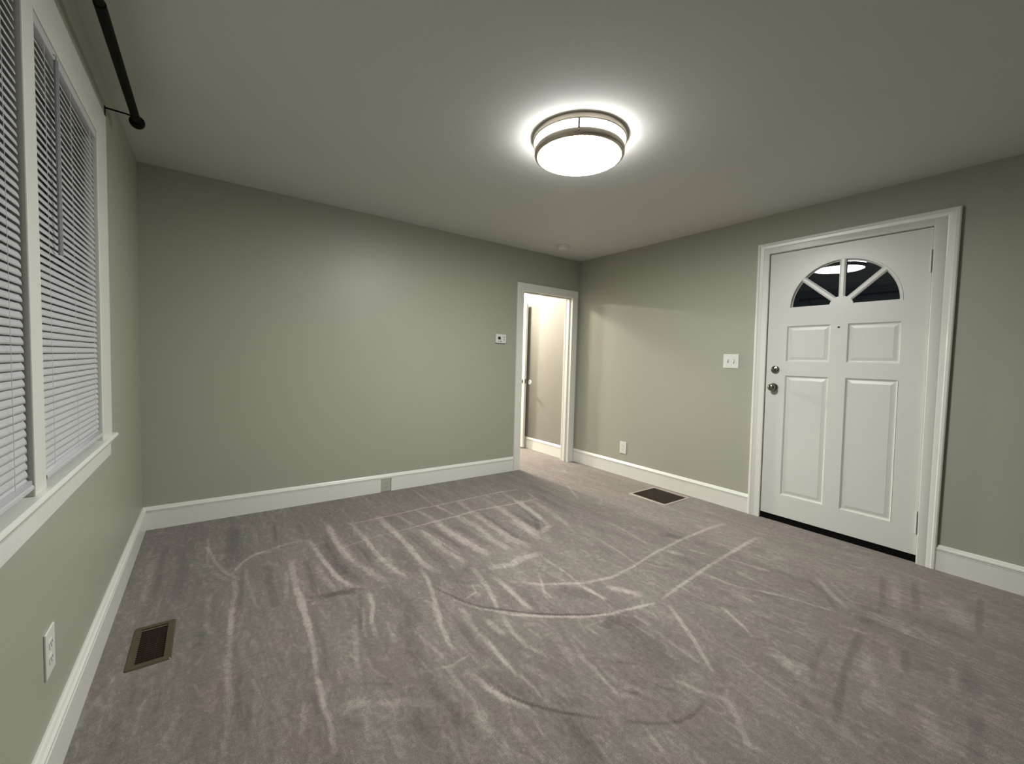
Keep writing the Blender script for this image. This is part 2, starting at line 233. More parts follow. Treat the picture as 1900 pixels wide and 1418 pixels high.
# ------------------------------------------------------------------ carpet (one mesh, pile direction stored as an attribute)
# each mark: strength (percent, + brushed light, - brushed dark), then x, y, half width in millimetres
CARPET_MARKS = [[50,-3668,-368,7,-3667,-637,7,-3667,-804,6],[70,-3668,-527,9,-3635,-760,9,-3585,-963,10,-3546,-1032,12],[70,-3554,-983,8,-3500,-862,10,-3431,-787,16,-3349,-803,17],[50,-3431,-787,12,-3312,-752,13,-3198,-726,14],[40,-3577,-1054,15,-3616,-986,14,-3646,-909,13],[60,-3546,-1032,11,-3554,-1226,11,-3574,-1385,10,-3588,-1573,10],[50,-3490,-979,9,-3495,-1148,9,-3478,-1335,8,-3478,-1404,8],[-50,-3512,-995,8,-3525,-1244,8,-3546,-1381,7],[80,-3269,-993,18,-3285,-1228,16,-3294,-1431,15,-3295,-1621,14,-3298,-1774,13],[40,-3308,-1111,11,-3349,-1419,10],[-40,-3390,-981,22,-3397,-1264,20,-3401,-1443,18],[-50,-3530,-325,42,-3543,-680,38,-3556,-875,36],[-60,-3282,-338,9,-3307,-657,8],[30,-3406,-357,14,-3419,-703,12],[30,-3360,-385,12,-3301,-351,12],[-40,-3138,-428,22,-3164,-685,20],[80,-3127,-749,15,-3113,-1059,13,-3095,-1293,14,-3056,-1472,14],[45,-3152,-1133,18,-3153,-1314,18,-3119,-1470,19],[-50,-3061,-871,24,-3063,-1125,23,-3049,-1352,22],[-50,-3197,-1039,15,-3209,-1249,14,-3220,-1430,13],[70,-2969,-533,20,-2993,-875,18,-2979,-1178,18],[-40,-3257,-1455,19,-3167,-1489,19,-3068,-1516,20],[-40,-3877,-357,15,-3882,-666,13,-3874,-1077,11],[40,-3926,-606,16,-3918,-860,14,-3921,-1103,15],[-30,-3806,-440,25,-3779,-808,23,-3797,-1127,22],[35,-3661,-1192,12,-3674,-1372,10,-3665,-1523,9],[30,-3850,-1045,4,-3859,-1155,3],[80,-2796,-616,10,-2518,-602,10,-2286,-584,11,-1983,-577,11,-1466,-562,12,-1297,-582,14],[50,-2964,-973,7,-2841,-941,8,-2679,-914,8],[80,-2600,-918,9,-2291,-890,10,-2092,-878,11,-1899,-850,12,-1524,-888,12,-1305,-882,12],[55,-2977,-589,25,-2966,-981,23,-2953,-1237,22,-2922,-1352,25,-2887,-1521,22],[75,-2821,-588,19,-2816,-957,16,-2821,-1202,16,-2792,-1436,16,-2771,-1553,15],[85,-2618,-582,25,-2613,-910,21,-2615,-1203,19,-2634,-1425,19,-2602,-1573,21],[60,-2445,-992,21,-2449,-1187,20,-2441,-1371,21,-2411,-1567,20],[60,-2438,-996,9,-2407,-1255,8,-2390,-1458,7],[90,-2284,-895,30,-2288,-1158,28,-2263,-1366,30,-2244,-1533,29],[60,-2096,-903,30,-2079,-1148,25,-2104,-1384,23,-2089,-1575,25],[80,-1956,-875,35,-1964,-1169,33,-1988,-1435,33,-1947,-1586,36],[80,-1720,-898,36,-1739,-1178,32,-1787,-1472,29],[70,-1489,-841,27,-1581,-1248,24],[50,-2133,-126,11,-2147,-543,11,-2118,-834,11],[50,-2127,-588,12,-2103,-899,11],[60,-1934,-607,22,-1956,-875,20],[50,-1696,-611,21,-1720,-898,21],[50,-1477,-632,22,-1507,-898,21],[40,-1265,-682,13,-1326,-940,12],[50,-2312,-599,15,-2281,-870,14],[50,-2485,-609,14,-2459,-862,12],[30,-2486,-239,9,-2491,-576,8],[-40,-2560,-618,29,-2515,-828,27],[-35,-2700,-1188,36,-2718,-1420,36,-2683,-1536,43],[-40,-2534,-1004,29,-2530,-1257,29,-2528,-1542,25],[-50,-2379,-961,20,-2352,-1163,17,-2340,-1397,16],[-35,-2213,-1015,31,-2189,-1175,30,-2171,-1445,26],[-50,-1915,-929,22,-1930,-1240,20,-1937,-1445,18],[-50,-1692,-1037,36,-1709,-1378,32],[-50,-2885,-994,16,-2880,-1217,14,-2875,-1287,15],[-50,-3024,-741,25,-3036,-1184,23,-3010,-1442,23],[50,-3109,-1087,12,-3082,-1353,12,-3026,-1499,13],[-50,-3034,-1570,5,-3092,-1810,5],[60,-2996,-1557,11,-3005,-1697,10,-3058,-1833,10],[70,-2667,-1484,12,-2687,-1636,11,-2752,-1885,10,-2789,-2010,9],[70,-2412,-1648,16,-2427,-1761,15,-2472,-1948,13,-2503,-2036,12],[55,-2362,-1803,22,-2363,-1968,20,-2382,-2139,18],[60,-2511,-1805,5,-2525,-1876,5,-2606,-1898,6],[70,-2309,-1698,30,-2197,-1738,27,-2086,-1705,27,-1963,-1711,30],[-35,-2592,-1625,88,-2499,-1655,69,-2543,-1798,45],[-80,-2696,-1699,3,-2660,-1801,3,-2616,-1928,3,-2549,-2035,3,-2369,-2203,3],[60,-2654,-1879,8,-2593,-2000,8,-2492,-2100,8,-2380,-2217,8],[50,-2866,-1259,22,-2784,-1261,22,-2771,-1303,14],[40,-2848,-1288,21,-2801,-1460,21],[-35,-2899,-1658,54,-2864,-1800,44,-2890,-1933,38],[-50,-3192,-1492,23,-3032,-1521,23],[80,-2305,-1893,12,-2192,-2002,12,-1984,-2119,12,-1802,-2164,11,-1581,-2150,9,-1330,-2111,10,-967,-2086,12,-591,-2085,14,-410,-2100,16],[80,-2479,-2134,9,-2376,-2222,9,-2208,-2339,8,-2075,-2399,8,-1815,-2456,8],[85,-1744,-2456,9,-1525,-2433,10,-1161,-2397,11,-719,-2375,13,-483,-2362,13],[-60,-2376,-2202,3,-2196,-2327,3,-1998,-2423,3],[-30,-1304,-2388,4,-970,-2387,4],[50,-783,-725,13,-992,-1092,11],[70,-1494,-876,25,-1548,-1192,22,-1621,-1414,18],[60,-1741,-1459,28,-1612,-1419,28],[60,-1790,-1180,26,-1810,-1416,23,-1819,-1523,23],[-50,-1557,-1038,25,-1614,-1255,19,-1765,-1473,15],[-40,-1101,-537,30,-1122,-877,28],[-35,-1234,-810,31,-1290,-1277,28],[50,-1363,-868,27,-1431,-1263,23,-1494,-1492,19],[40,-1177,-1625,15,-1210,-1849,14,-1253,-2012,12],[-60,-1007,-1976,38,-971,-2055,37],[-50,-692,-2418,36,-680,-2475,36],[40,-1464,-1746,10,-1520,-2037,10,-1544,-2132,9],[-35,-1534,-1835,30,-1582,-1974,27],[-30,-1349,-1583,33,-1355,-1700,31],[40,-833,-2197,11,-788,-2407,10],[40,-1080,-2197,12,-1037,-2367,11],[60,-994,-2417,13,-934,-2626,13],[55,-1308,-2426,9,-1282,-2625,8,-1174,-2796,8],[-40,-1257,-2659,7,-1204,-2808,7],[40,-1354,-2630,34,-1389,-2734,35],[40,-1553,-2685,7,-1644,-2837,6],[-35,-1630,-2499,19,-1565,-2618,19,-1492,-2726,18],[-30,-1226,-2247,31,-1245,-2344,30],[50,-1230,-2127,23,-1197,-2219,22],[40,-1491,-2165,11,-1449,-2275,11],[70,-2010,-2102,12,-2008,-2205,13,-2001,-2289,13],[50,-1884,-2235,23,-1811,-2365,22],[60,-2131,-1915,7,-2218,-2068,7,-2224,-2143,8],[-40,-2160,-2138,36,-2078,-2159,42,-2038,-2234,41],[-35,-2326,-1998,24,-2344,-2140,23],[50,-1980,-1788,11,-1986,-2008,10,-2004,-2106,9],[-45,-2171,-2440,26,-2081,-2448,32,-2042,-2500,35],[50,-2233,-2400,6,-2138,-2411,6],[40,-970,-2568,11,-933,-2643,10],[55,-1228,-2684,9,-1171,-2794,9,-1102,-3010,8],[50,-778,-2829,16,-902,-2927,15,-1008,-3035,15],[-45,-832,-2793,17,-962,-2929,15,-1056,-3004,13],[30,-739,-2877,10,-878,-2984,10,-935,-3045,10],[-45,-932,-3067,28,-910,-3154,27],[-55,-1069,-3102,30,-1056,-3160,30],[50,-1222,-3067,11,-1188,-3152,10],[35,-1181,-3201,39,-1222,-3259,19,-1370,-3300,16],[30,-1315,-3183,23,-1490,-3244,20,-1724,-3295,17],[-50,-1218,-3146,15,-1507,-3172,13,-1768,-3217,13,-1915,-3255,12],[-35,-1376,-3057,14,-1640,-3096,13,-1749,-3126,12],[-40,-1190,-3293,15,-1365,-3327,13],[-45,-437,-3049,15,-848,-3140,14],[30,-314,-3079,19,-826,-3191,17],[-50,-354,-3172,17,-717,-3244,15],[30,-392,-3321,42,-721,-3413,40],[-50,-299,-3422,14,-722,-3459,12],[-40,-846,-3248,24,-838,-3352,23,-844,-3439,22],[-35,-1115,-3470,26,-1275,-3498,23],[35,-1173,-3432,13,-1329,-3462,13],[25,-815,-3543,14,-951,-3543,14],[30,-1547,-3414,25,-1682,-3454,22,-1751,-3485,29],[-40,-1444,-3530,19,-1703,-3553,17],[40,-1690,-2961,32,-1732,-3058,28,-1782,-3137,25],[30,-1435,-2792,26,-1454,-2881,23],[-30,-1483,-2829,22,-1456,-2912,22],[-35,-1890,-3145,21,-1957,-3227,20,-1973,-3257,22],[20,-1522,-3279,21,-1664,-3336,21],[50,-3570,-1382,14,-3587,-1621,11,-3600,-1802,11,-3606,-2016,10,-3616,-2166,9,-3624,-2251,9],[45,-3829,-1705,5,-3827,-1809,5,-3851,-1863,6,-3850,-1959,4,-3861,-2023,5],[40,-3774,-1807,3,-3779,-1877,3],[30,-3746,-1922,9,-3755,-2023,10,-3779,-2079,13],[-40,-3689,-1501,19,-3702,-1612,19],[-45,-3566,-1867,10,-3579,-2005,9,-3573,-2146,7],[-35,-3879,-1711,8,-3878,-1833,7],[-35,-3803,-1872,11,-3811,-1985,10],[-35,-3907,-1869,12,-3897,-2022,11],[30,-3949,-1625,6,-3935,-1748,6,-3944,-1822,7],[35,-3673,-1426,14,-3641,-1550,13],[30,-3683,-1881,16,-3651,-1963,16],[-35,-3971,-1663,8,-3986,-1732,8],[25,-3521,-2129,12,-3526,-2296,11],[-30,-3547,-2033,10,-3564,-2202,9],[75,-3277,-1393,13,-3297,-1679,11,-3308,-1883,10,-3328,-2038,9,-3334,-2178,8,-3333,-2273,8,-3346,-2401,8],[45,-3125,-1814,12,-3158,-1954,11,-3195,-2103,10],[40,-3051,-1674,7,-3102,-1872,7],[-50,-3077,-1682,6,-3107,-1848,6],[45,-2989,-1636,13,-3046,-1799,11,-3068,-1925,11],[50,-2997,-1865,8,-3015,-2030,8],[40,-3256,-2046,5,-3259,-2137,5],[-35,-3267,-1606,12,-3266,-1845,10,-3288,-2024,10],[-40,-2923,-1880,35,-2960,-2047,32,-2978,-2199,30],[75,-2755,-1841,13,-2796,-2009,12,-2832,-2190,11],[50,-2917,-1973,7,-2903,-2105,8,-2881,-2229,7],[65,-2665,-1965,16,-2687,-2146,14,-2684,-2288,14,-2694,-2422,13],[40,-2609,-2109,19,-2601,-2224,18],[-45,-2722,-2069,19,-2739,-2213,18,-2735,-2309,18],[60,-2944,-2255,5,-2882,-2275,5,-2793,-2262,5],[50,-2807,-2346,4,-2745,-2362,4],[50,-2898,-2285,9,-2897,-2387,8,-2894,-2474,8,-2920,-2552,7],[60,-2839,-2341,13,-2822,-2445,13,-2784,-2548,12],[-50,-2795,-2346,3,-2788,-2437,3,-2767,-2524,3],[-45,-2975,-2274,19,-2989,-2361,18,-2974,-2452,18,-2982,-2540,17],[40,-3257,-2249,17,-3178,-2295,16,-3096,-2337,17,-3019,-2403,17],[30,-3214,-2310,10,-3147,-2398,9],[-45,-3357,-2128,8,-3359,-2224,7],[40,-3392,-2158,10,-3415,-2275,9],[-35,-3302,-2294,13,-3260,-2352,13],[-40,-3086,-2415,20,-3096,-2491,20],[50,-3043,-2521,8,-3036,-2597,8,-3042,-2648,7],[45,-2889,-2510,13,-2912,-2587,13,-2909,-2629,13],[-40,-2946,-2510,9,-2962,-2604,8],[30,-2904,-2665,10,-2907,-2725,10],[-35,-3207,-2164,7,-3091,-2249,7],[30,-3229,-2331,6,-3254,-2428,5],[30,-3165,-2445,9,-3177,-2542,9],[70,-2565,-2026,8,-2478,-2144,8,-2314,-2265,8,-2167,-2355,7,-2057,-2393,8,-1817,-2457,8],[-70,-2555,-2011,3,-2436,-2145,3,-2304,-2254,4,-2157,-2346,3],[50,-2473,-1922,8,-2512,-2060,7],[60,-2362,-1878,13,-2375,-2063,12,-2372,-2152,12],[50,-2194,-2004,6,-2248,-2115,7,-2205,-2143,9],[60,-2011,-2156,12,-1997,-2294,11],[50,-1893,-2233,20,-1820,-2363,20],[60,-2527,-2119,11,-2555,-2250,12,-2559,-2348,12,-2527,-2431,12],[40,-2606,-2093,14,-2598,-2244,13],[60,-2681,-2245,7,-2693,-2370,7,-2691,-2445,7,-2676,-2508,7,-2682,-2630,6],[50,-2621,-2446,16,-2604,-2547,15],[40,-2600,-2372,15,-2586,-2412,15],[35,-2613,-2583,9,-2606,-2644,10],[55,-2822,-2435,14,-2793,-2533,14,-2756,-2602,13],[-90,-2803,-2464,3,-2755,-2567,3,-2694,-2652,3,-2638,-2714,3,-2569,-2782,3],[-70,-2513,-2833,3,-2431,-2899,3,-2355,-2940,3,-2279,-2953,3,-2196,-2942,3],[-35,-2769,-2393,20,-2737,-2500,19,-2714,-2556,19],[-25,-2461,-2335,22,-2491,-2505,21,-2521,-2594,18],[55,-2368,-2419,11,-2411,-2538,11,-2418,-2646,10,-2435,-2743,10,-2390,-2797,10],[-60,-2405,-2618,3,-2418,-2681,3,-2425,-2742,3],[-50,-2410,-2736,3,-2373,-2785,3],[30,-2394,-2653,12,-2370,-2730,11,-2337,-2832,11],[-45,-2103,-2475,77,-2127,-2612,73,-2148,-2733,64,-2187,-2791,55],[50,-2251,-2390,7,-2248,-2476,6],[50,-1987,-2474,10,-1988,-2563,9],[80,-1771,-2516,12,-1840,-2623,12,-1918,-2740,11,-1969,-2802,10,-2022,-2874,9],[60,-2198,-2811,9,-2180,-2866,9,-2165,-2925,9],[40,-2013,-2677,9,-2019,-2748,9,-2025,-2815,9],[-50,-2300,-2742,3,-2273,-2812,3,-2246,-2854,3],[-50,-2333,-2615,3,-2247,-2682,3],[55,-2131,-2987,13,-2166,-3044,12,-2226,-3096,10,-2269,-3133,10],[50,-1562,-2683,11,-1608,-2788,9,-1666,-2872,8],[45,-2473,-2884,9,-2491,-2941,9,-2496,-2996,8],[40,-2839,-2623,12,-2838,-2699,13,-2832,-2778,11],[-35,-2699,-2737,42,-2671,-2800,41,-2681,-2841,38],[-25,-1975,-2849,28,-2020,-2930,26],[-30,-2649,-2638,19,-2572,-2704,19],[30,-2416,-3033,11,-2430,-3069,11],[30,-2223,-2909,14,-2285,-2913,13]]
def floor_mesh():
    x0, x1, y0, y1, st = -W-.02, .02, -D-.02, 3.1, .0075
    hx0, hx1 = -1.35, .02
    xs = np.arange(x0, x1+st, st); ys = np.arange(-3.95, .2, st)
    X, Y = np.meshgrid(xs, ys); val = np.zeros_like(X)
    rng = np.random.RandomState(3)
    jit = rng.normal(0, 1, X.shape)
    wob = np.sin(X*31+2.1*np.sin(Y*17))+np.sin(Y*43+1.7*np.sin(X*23+1))+.8*np.sin(X*71-Y*59)
    for mk in CARPET_MARKS:
        s = mk[0]/100; p = np.array(mk[1:], float).reshape(-1, 3)/1000
        best = np.zeros_like(X)
        lo = p[:, :2].min(0)-p[:, 2].max()*1.6-.02; hi = p[:, :2].max(0)+p[:, 2].max()*1.6+.02
        i0, i1 = np.searchsorted(xs, (lo[0], hi[0])); j0, j1 = np.searchsorted(ys, (lo[1], hi[1]))
        if i1 <= i0 or j1 <= j0: continue
        sx = X[j0:j1, i0:i1]; sy = Y[j0:j1, i0:i1]; b = np.zeros_like(sx)
        n = len(p); seg = np.linalg.norm(np.diff(p[:, :2], axis=0), axis=1); tot = seg.sum(); run = 0
        for k in range(n-1):
            a, c = p[k], p[k+1]; d = c[:2]-a[:2]; L2 = (d**2).sum()+1e-9
            t = np.clip(((sx-a[0])*d[0]+(sy-a[1])*d[1])/L2, 0, 1)
            dist = np.hypot(sx-a[0]-t*d[0], sy-a[1]-t*d[1]); hw = np.maximum(a[2]+(c[2]-a[2])*t, .006)
            g = (run+t*seg[k])/tot; fade = np.clip(np.minimum(g, 1-g)/.12, 0, 1)*.45+.55
            ragged = np.clip(hw/.02, .25, 1)
            rel = dist/hw+ragged*(.17*jit[j0:j1, i0:i1]+.11*wob[j0:j1, i0:i1])
            v = np.clip((1.3-rel)/.62, 0, 1); v = v*v*(3-2*v)
            b = np.maximum(b, v*fade); run += seg[k]
        val[j0:j1, i0:i1] += b*s
    val = np.clip(val, -1.1, 1.25)
    ny, nx = X.shape
    co = np.stack([X, Y, np.zeros_like(X)], -1).reshape(-1, 3)
    idx = np.arange(ny*nx).reshape(ny, nx)
    # openings for the two floor registers
    def hole(cx, cy):
        return ((cx > -3.897) & (cx < -3.807) & (cy > -1.605) & (cy < -1.352)) | ((cx > -.44) & (cx < -.105) & (cy > -1.588) & (cy < -1.245))
    q = np.stack([idx[:-1, :-1], idx[:-1, 1:], idx[1:, 1:], idx[1:, :-1]], -1).reshape(-1, 4)
    cx = (X[:-1, :-1]+st/2).reshape(-1); cy = (Y[:-1, :-1]+st/2).reshape(-1)
    keep = ~hole(cx, cy) & ((cy < .0) | (cx > hx0))
    q = q[keep]
    base = len(co); ye = ys[-1]; yb = ys[0]; xe = xs[-1]
    co = np.concatenate([co, np.array([[hx0, ye, 0], [hx1, ye, 0], [hx1, y1, 0], [hx0, y1, 0], [x0, y0, 0], [xe, y0, 0], [xe, yb, 0], [x0, yb, 0]])])
    faces = [tuple(f) for f in q.tolist()]+[(base, base+1, base+2, base+3), (base+4, base+5, base+6, base+7)]
    me = bpy.data.meshes.new('floor'); me.from_pydata(co.tolist(), [], faces)
    a = me.attributes.new('pile', 'FLOAT', 'POINT'); a.data.foreach_set('value', np.concatenate([val.reshape(-1), np.zeros(8)]).astype(np.float32))
    me.materials.append(M['carpet'])
    o = bpy.data.objects.new('floor', me); COL.objects.link(o); o['kind'] = 'structure'; o['label'] = 'warm grey cut pile carpet covered in vacuum and brush marks'
    return o
floor_mesh()

# ------------------------------------------------------------------ room shell
WT = .12    # wall thickness
def shell(name, boxes, m, label):
    bm = new()
    for lo, hi in boxes: box(bm, lo, hi)
    return obj(name, bm, m, kind='structure', label=label)
DX0, DX1, DZ = -.862, -.098, 2.005          # doorway rough opening in the back wall
shell('wall_back', [((-W-WT, 0, -.02), (DX0, .10, H)), ((DX1, 0, -.02), (0, .10, H)), ((DX0, 0, DZ), (DX1, .10, H))], M['wall'], 'sage grey back wall with the hall doorway at its right end')
FY0, FY1, FZ = -3.145, -2.125, 2.15         # front door rough opening in the right wall
shell('wall_right', [((0, -D, -.02), (WT, FY0, H)), ((0, FY1, -.02), (WT, .10, H)), ((0, FY0, FZ), (WT, FY1, H))], M['wall'], 'sage grey right wall with the white front door')
WY0, WY1, WZ0, WZ1 = -3.02, -1.29, .84, 2.10   # window rough opening in the left wall
shell('wall_left', [((-W-WT, -D, -.02), (-W, WY0, H)), ((-W-WT, WY1, -.02), (-W, 0, H)), ((-W-WT, WY0, -.02), (-W, WY1, WZ0)), ((-W-WT, WY0, WZ1), (-W, WY1, H))], M['wall'], 'sage grey left wall below and beside the double window')
shell('wall_front', [((-W-WT, -D-WT, -.02), (WT, -D, H))], M['wall'], 'sage grey wall behind the camera')
HX = -.038
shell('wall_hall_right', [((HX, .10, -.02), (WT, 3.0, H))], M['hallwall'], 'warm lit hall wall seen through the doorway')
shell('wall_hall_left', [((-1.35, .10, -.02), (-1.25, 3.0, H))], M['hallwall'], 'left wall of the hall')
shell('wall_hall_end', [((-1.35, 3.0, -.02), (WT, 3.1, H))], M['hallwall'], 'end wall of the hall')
bm = new(); box(bm, (-W-WT, -D-WT, H), (WT, 3.1, H+.1)); obj('ceiling', bm, M['ceil'], kind='structure', label='flat light grey ceiling')
bm = new(); box(bm, (-3.93, -1.64, -.16), (-3.77, -1.31, -.15)); 
for lo, hi in (((-3.93,-1.64,-.15),(-3.91,-1.31,-.012)),((-3.79,-1.64,-.15),(-3.77,-1.31,-.012)),((-3.91,-1.64,-.15),(-3.79,-1.62,-.012)),((-3.91,-1.33,-.15),(-3.79,-1.31,-.012))): box(bm, lo, hi)
DUCT1 = bm
bm = new(); box(bm, (-.47, -1.62, -.16), (-.08, -1.21, -.15))
for lo, hi in (((-.47,-1.62,-.15),(-.45,-1.21,-.012)),((-.10,-1.62,-.15),(-.08,-1.21,-.012)),((-.45,-1.62,-.15),(-.10,-1.60,-.012)),((-.45,-1.23,-.15),(-.10,-1.21,-.012))): box(bm, lo, hi)
DUCT2 = bm

# baseboards: flat board, small bead and a cap moulding
BB = [(0, -.01), (.018, -.01), (.018, .118), (.0195, .120), (.0200, .1215), (.0135, .1235), (.0135, .1265), (.019, .129), (.019, .137), (.0165, .1405), (.013, .1435), (.0105, .150), (.008, .1545), (.005, .157), (0, .157)]
def base(name, path, label, prof=BB):
    bm = new(); sweep(bm, path, prof, lambda x, y, h: (x, y, h))
    return obj(name, bm, M['trim'], kind='structure', label=label, smooth=True, auto=25)
base('baseboard_left', [(-W, -.0005), (-W, -D+.0005)], 'white moulded baseboard along the left wall')
base('baseboard_back', [(-.936, 0), (-2.314, 0)], 'white moulded baseboard between the low outlet and the doorway')
bm = new(); sweep(bm, [(-2.408, 0), (-W+.0005, 0)], BB, lambda x, y, h: (x, y, h))
obj('baseboard_back_left', bm, M['trim'], kind='structure', label='white moulded baseboard from the left corner to the low outlet', smooth=True, auto=25)
cap = [(o, h) for o, h in BB if h >= .118 or h > .12]
cap = [(0, .1175)]+[(o, h) for o, h in BB if h >= .118]
bm = new(); sweep(bm, [(-2.314, 0), (-2.408, 0)], cap, lambda x, y, h: (x, y, h)); box(bm, (-2.408, -.004, -.01), (-2.314, 0, .118))
obj('baseboard_back_cap', bm, M['trim'], kind='structure', label='short piece of baseboard cap above the low outlet', smooth=True, auto=25)
base('baseboard_right', [(0, -2.0885), (0, -.0005)], 'white moulded baseboard between the doorway and the front door')
base('baseboard_right_near', [(0, -D+.0005), (0, -3.1955)], 'white moulded baseboard to the right of the front door')
base('baseboard_hall', [(HX, .105), (HX, 2.9995)], 'white moulded baseboard along the hall wall')

# ------------------------------------------------------------------ doorway to the hall (trim_1)
CAS = [(0, 0), (0, .016), (.003, .018), (.072, .020), (.078, .020), (.084, .0185), (.088, .016), (.088, 0)]
def casing(bm, path, prof, mapf): sweep(bm, path, prof, mapf)
t1 = thing('trim_1', (-.48, 0, 0), 'white flat casing and jamb around the hall doorway', kind='structure')
bm = new()
# travel up the right side, across to the left, down: outside is on the right of travel -> use mirrored offset
mapb = lambda x, z, h: (x, -h, z)
pth = [(-.843, -.005), (-.850, 1.988), (-.116, 1.988), (-.112, -.005)]
WC = [(0, 0), (0, .016), (.003, .018), (.082, .020), (.086, .0185), (.087, 0)]
sweep(bm, pth, WC, mapb)
obj('casing', bm, M['trim'], t1, bevel=.0015)
bm = new()
hexa(bm, [(-.866, -.001, -.01), (-.846, -.001, -.01), (-.846, .101, -.01), (-.866, .101, -.01), (-.866, -.001, 2.004), (-.853, -.001, 2.004), (-.853, .101, 2.004), (-.866, .101, 2.004)])
box(bm, (-.109, -.001, -.01), (-.094, .101, 2.004)); box(bm, (-.853, -.001, 1.991), (-.109, .101, 2.006))
obj('jamb', bm, M['trim'], t1)
bm = new()
box(bm, (-.122, .035, -.005), (-.109, .070, 1.978)); box(bm, (-.845, .035, 1.978), (-.109, .070, 1.991)); box(bm, (-.853, .035, -.005), (-.836, .070, 1.978))
obj('door_stop', bm, M['trim'], t1)
bm = new(); mapc = lambda x, z, h: (x, .10+h, z)
sweep(bm, [(-.843, -.005), (-.850, 1.988), (-.116, 1.988), (-.112, -.005)], [(o*.85, h) for o, h in WC], mapc)
obj('casing', bm, M['trim'], t1)

# ------------------------------------------------------------------ hall door, standing open against the hall wall
hd = thing('door_2', (-.10, .90, .01), 'white hall door standing open along the hall wall, seen edge on', kind='structure')
bm = new(); box(bm, (-.118, .885, .012), (-.083, 1.64, 2.005)); obj('door_slab', bm, M['door'], hd, bevel=.002)
bm = new(); box(bm, (-.111, .883, .91), (-.090, .8865, .97)); obj('latch_plate', bm, M['chrome'], hd)
bm = new(); lathe(bm, [(0, .065), (.018, .064), (.026, .055), (.027, .045), (.020, .034), (.011, .028), (.011, .008), (.030, .006), (.031, 0), (0, 0)], lambda x, y, h: (-.118-h, .945+x, .94+y), 24)
obj('knob', bm, M['chrome'], hd, smooth=True, auto=40)
g = new(); lathe(g, [(0, .004), (.010, .004), (.016, .0075), (.028, .0085), (.034, .006), (.036, 0), (0, 0)], lambda x, y, h: (HX-h, .862+x, .925+y), 32)
o = obj('wall_bumper', g, M['plastic'], smooth=True, auto=40); tag(o, 'small round white knob bumper disc on the hall wall beside the open hall door', 'door bumper')

# ------------------------------------------------------------------ front door, slightly out of plumb like its frame
def lean(y): return .0157 if y > -3.116 else max(.003, .0157-(-3.116-y)/.08*.0127)
def fd(y, z, x): return (x, y+lean(y)*z, z)
t2 = thing('trim_2', (0, -2.65, 0), 'white moulded casing and jamb around the front door', kind='structure')
FC = [(0, 0), (0, .015), (.004, .018), (.040, .0185), (.044, .0165), (.048, .0185), (.066, .021), (.071, .025), (.082, .025), (.088, .021), (.089, 0)]
bm = new()
mf = lambda y, z, h: fd(y, z, -h)
sweep(bm, [(-2.177, -.005), (-2.177, 2.128), (-3.115, 2.128), (-3.115, -.005)], [(-o, h) for o, h in FC], mf)
obj('casing', bm, M['trim'], t2, smooth=True, auto=25)
bm = new()
J = lambda y0, y1, z0, z1, x0, x1: hexa(bm, [fd(y0, z0, x0), fd(y1, z0, x0), fd(y1, z0, x1), fd(y0, z0, x1), fd(y0, z1, x0), fd(y1, z1, x0), fd(y1, z1, x1), fd(y0, z1, x1)])
J(-2.176, -2.120, -.01, 2.155, -.0005, .12); J(-3.150, -3.116, -.01, 2.155, -.0005, .12); J(-3.116, -2.176, 2.126, 2.155, -.0005, .12)
J(-2.190, -2.176, .03, 2.126, .050, .085); J(-3.116, -3.102, .03, 2.126, .050, .085); J(-3.102, -2.190, 2.112, 2.126, .050, .085)
obj('jamb', bm, M['trim'], t2)
bm = new(); J(-3.1155, -2.1765, -.01, .046, .006, .118)
obj('threshold', bm, M['rubber'], t2, label='black threshold strip under the front door')

d1 = thing('door_1', (0, -2.646, .048), 'white front door with a fan shaped window and four raised panels', kind='structure')
SY0, SY1, SZ0, SZ1 = -3.111, -2.181, .049, 2.122
XF, XB = .002, .046         # door faces
AY, AZ, AR = -2.655, 1.686, .320    # fanlight centre, radius
P = {'tl': (-2.600, -2.317, 1.270, 1.548), 'tr': (-2.985, -2.700, 1.270, 1.548), 'bl': (-2.600, -2.317, .222, 1.163), 'br': (-2.982, -2.702, .222, 1.163)}
bm = new()
def B(y0, y1, z0, z1, x0=XF, x1=XB): hexa(bm, [fd(y0, z0, x0), fd(y1, z0, x0), fd(y1, z0, x1), fd(y0, z0, x1), fd(y0, z1, x0), fd(y1, z1, x0), fd(y1, z1, x1), fd(y0, z1, x1)])
ya, yb, yc, yd = -2.984, -2.701, -2.600, -2.317
B(SY0, SY1, SZ0, .222); B(SY0, SY1, 1.163, 1.270); B(SY0, SY1, 1.548, AZ)
for z0, z1 in ((.222, 1.163), (1.270, 1.548)):
    B(SY0, ya, z0, z1); B(yb, yc, z0, z1); B(yd, SY1, z0, z1)
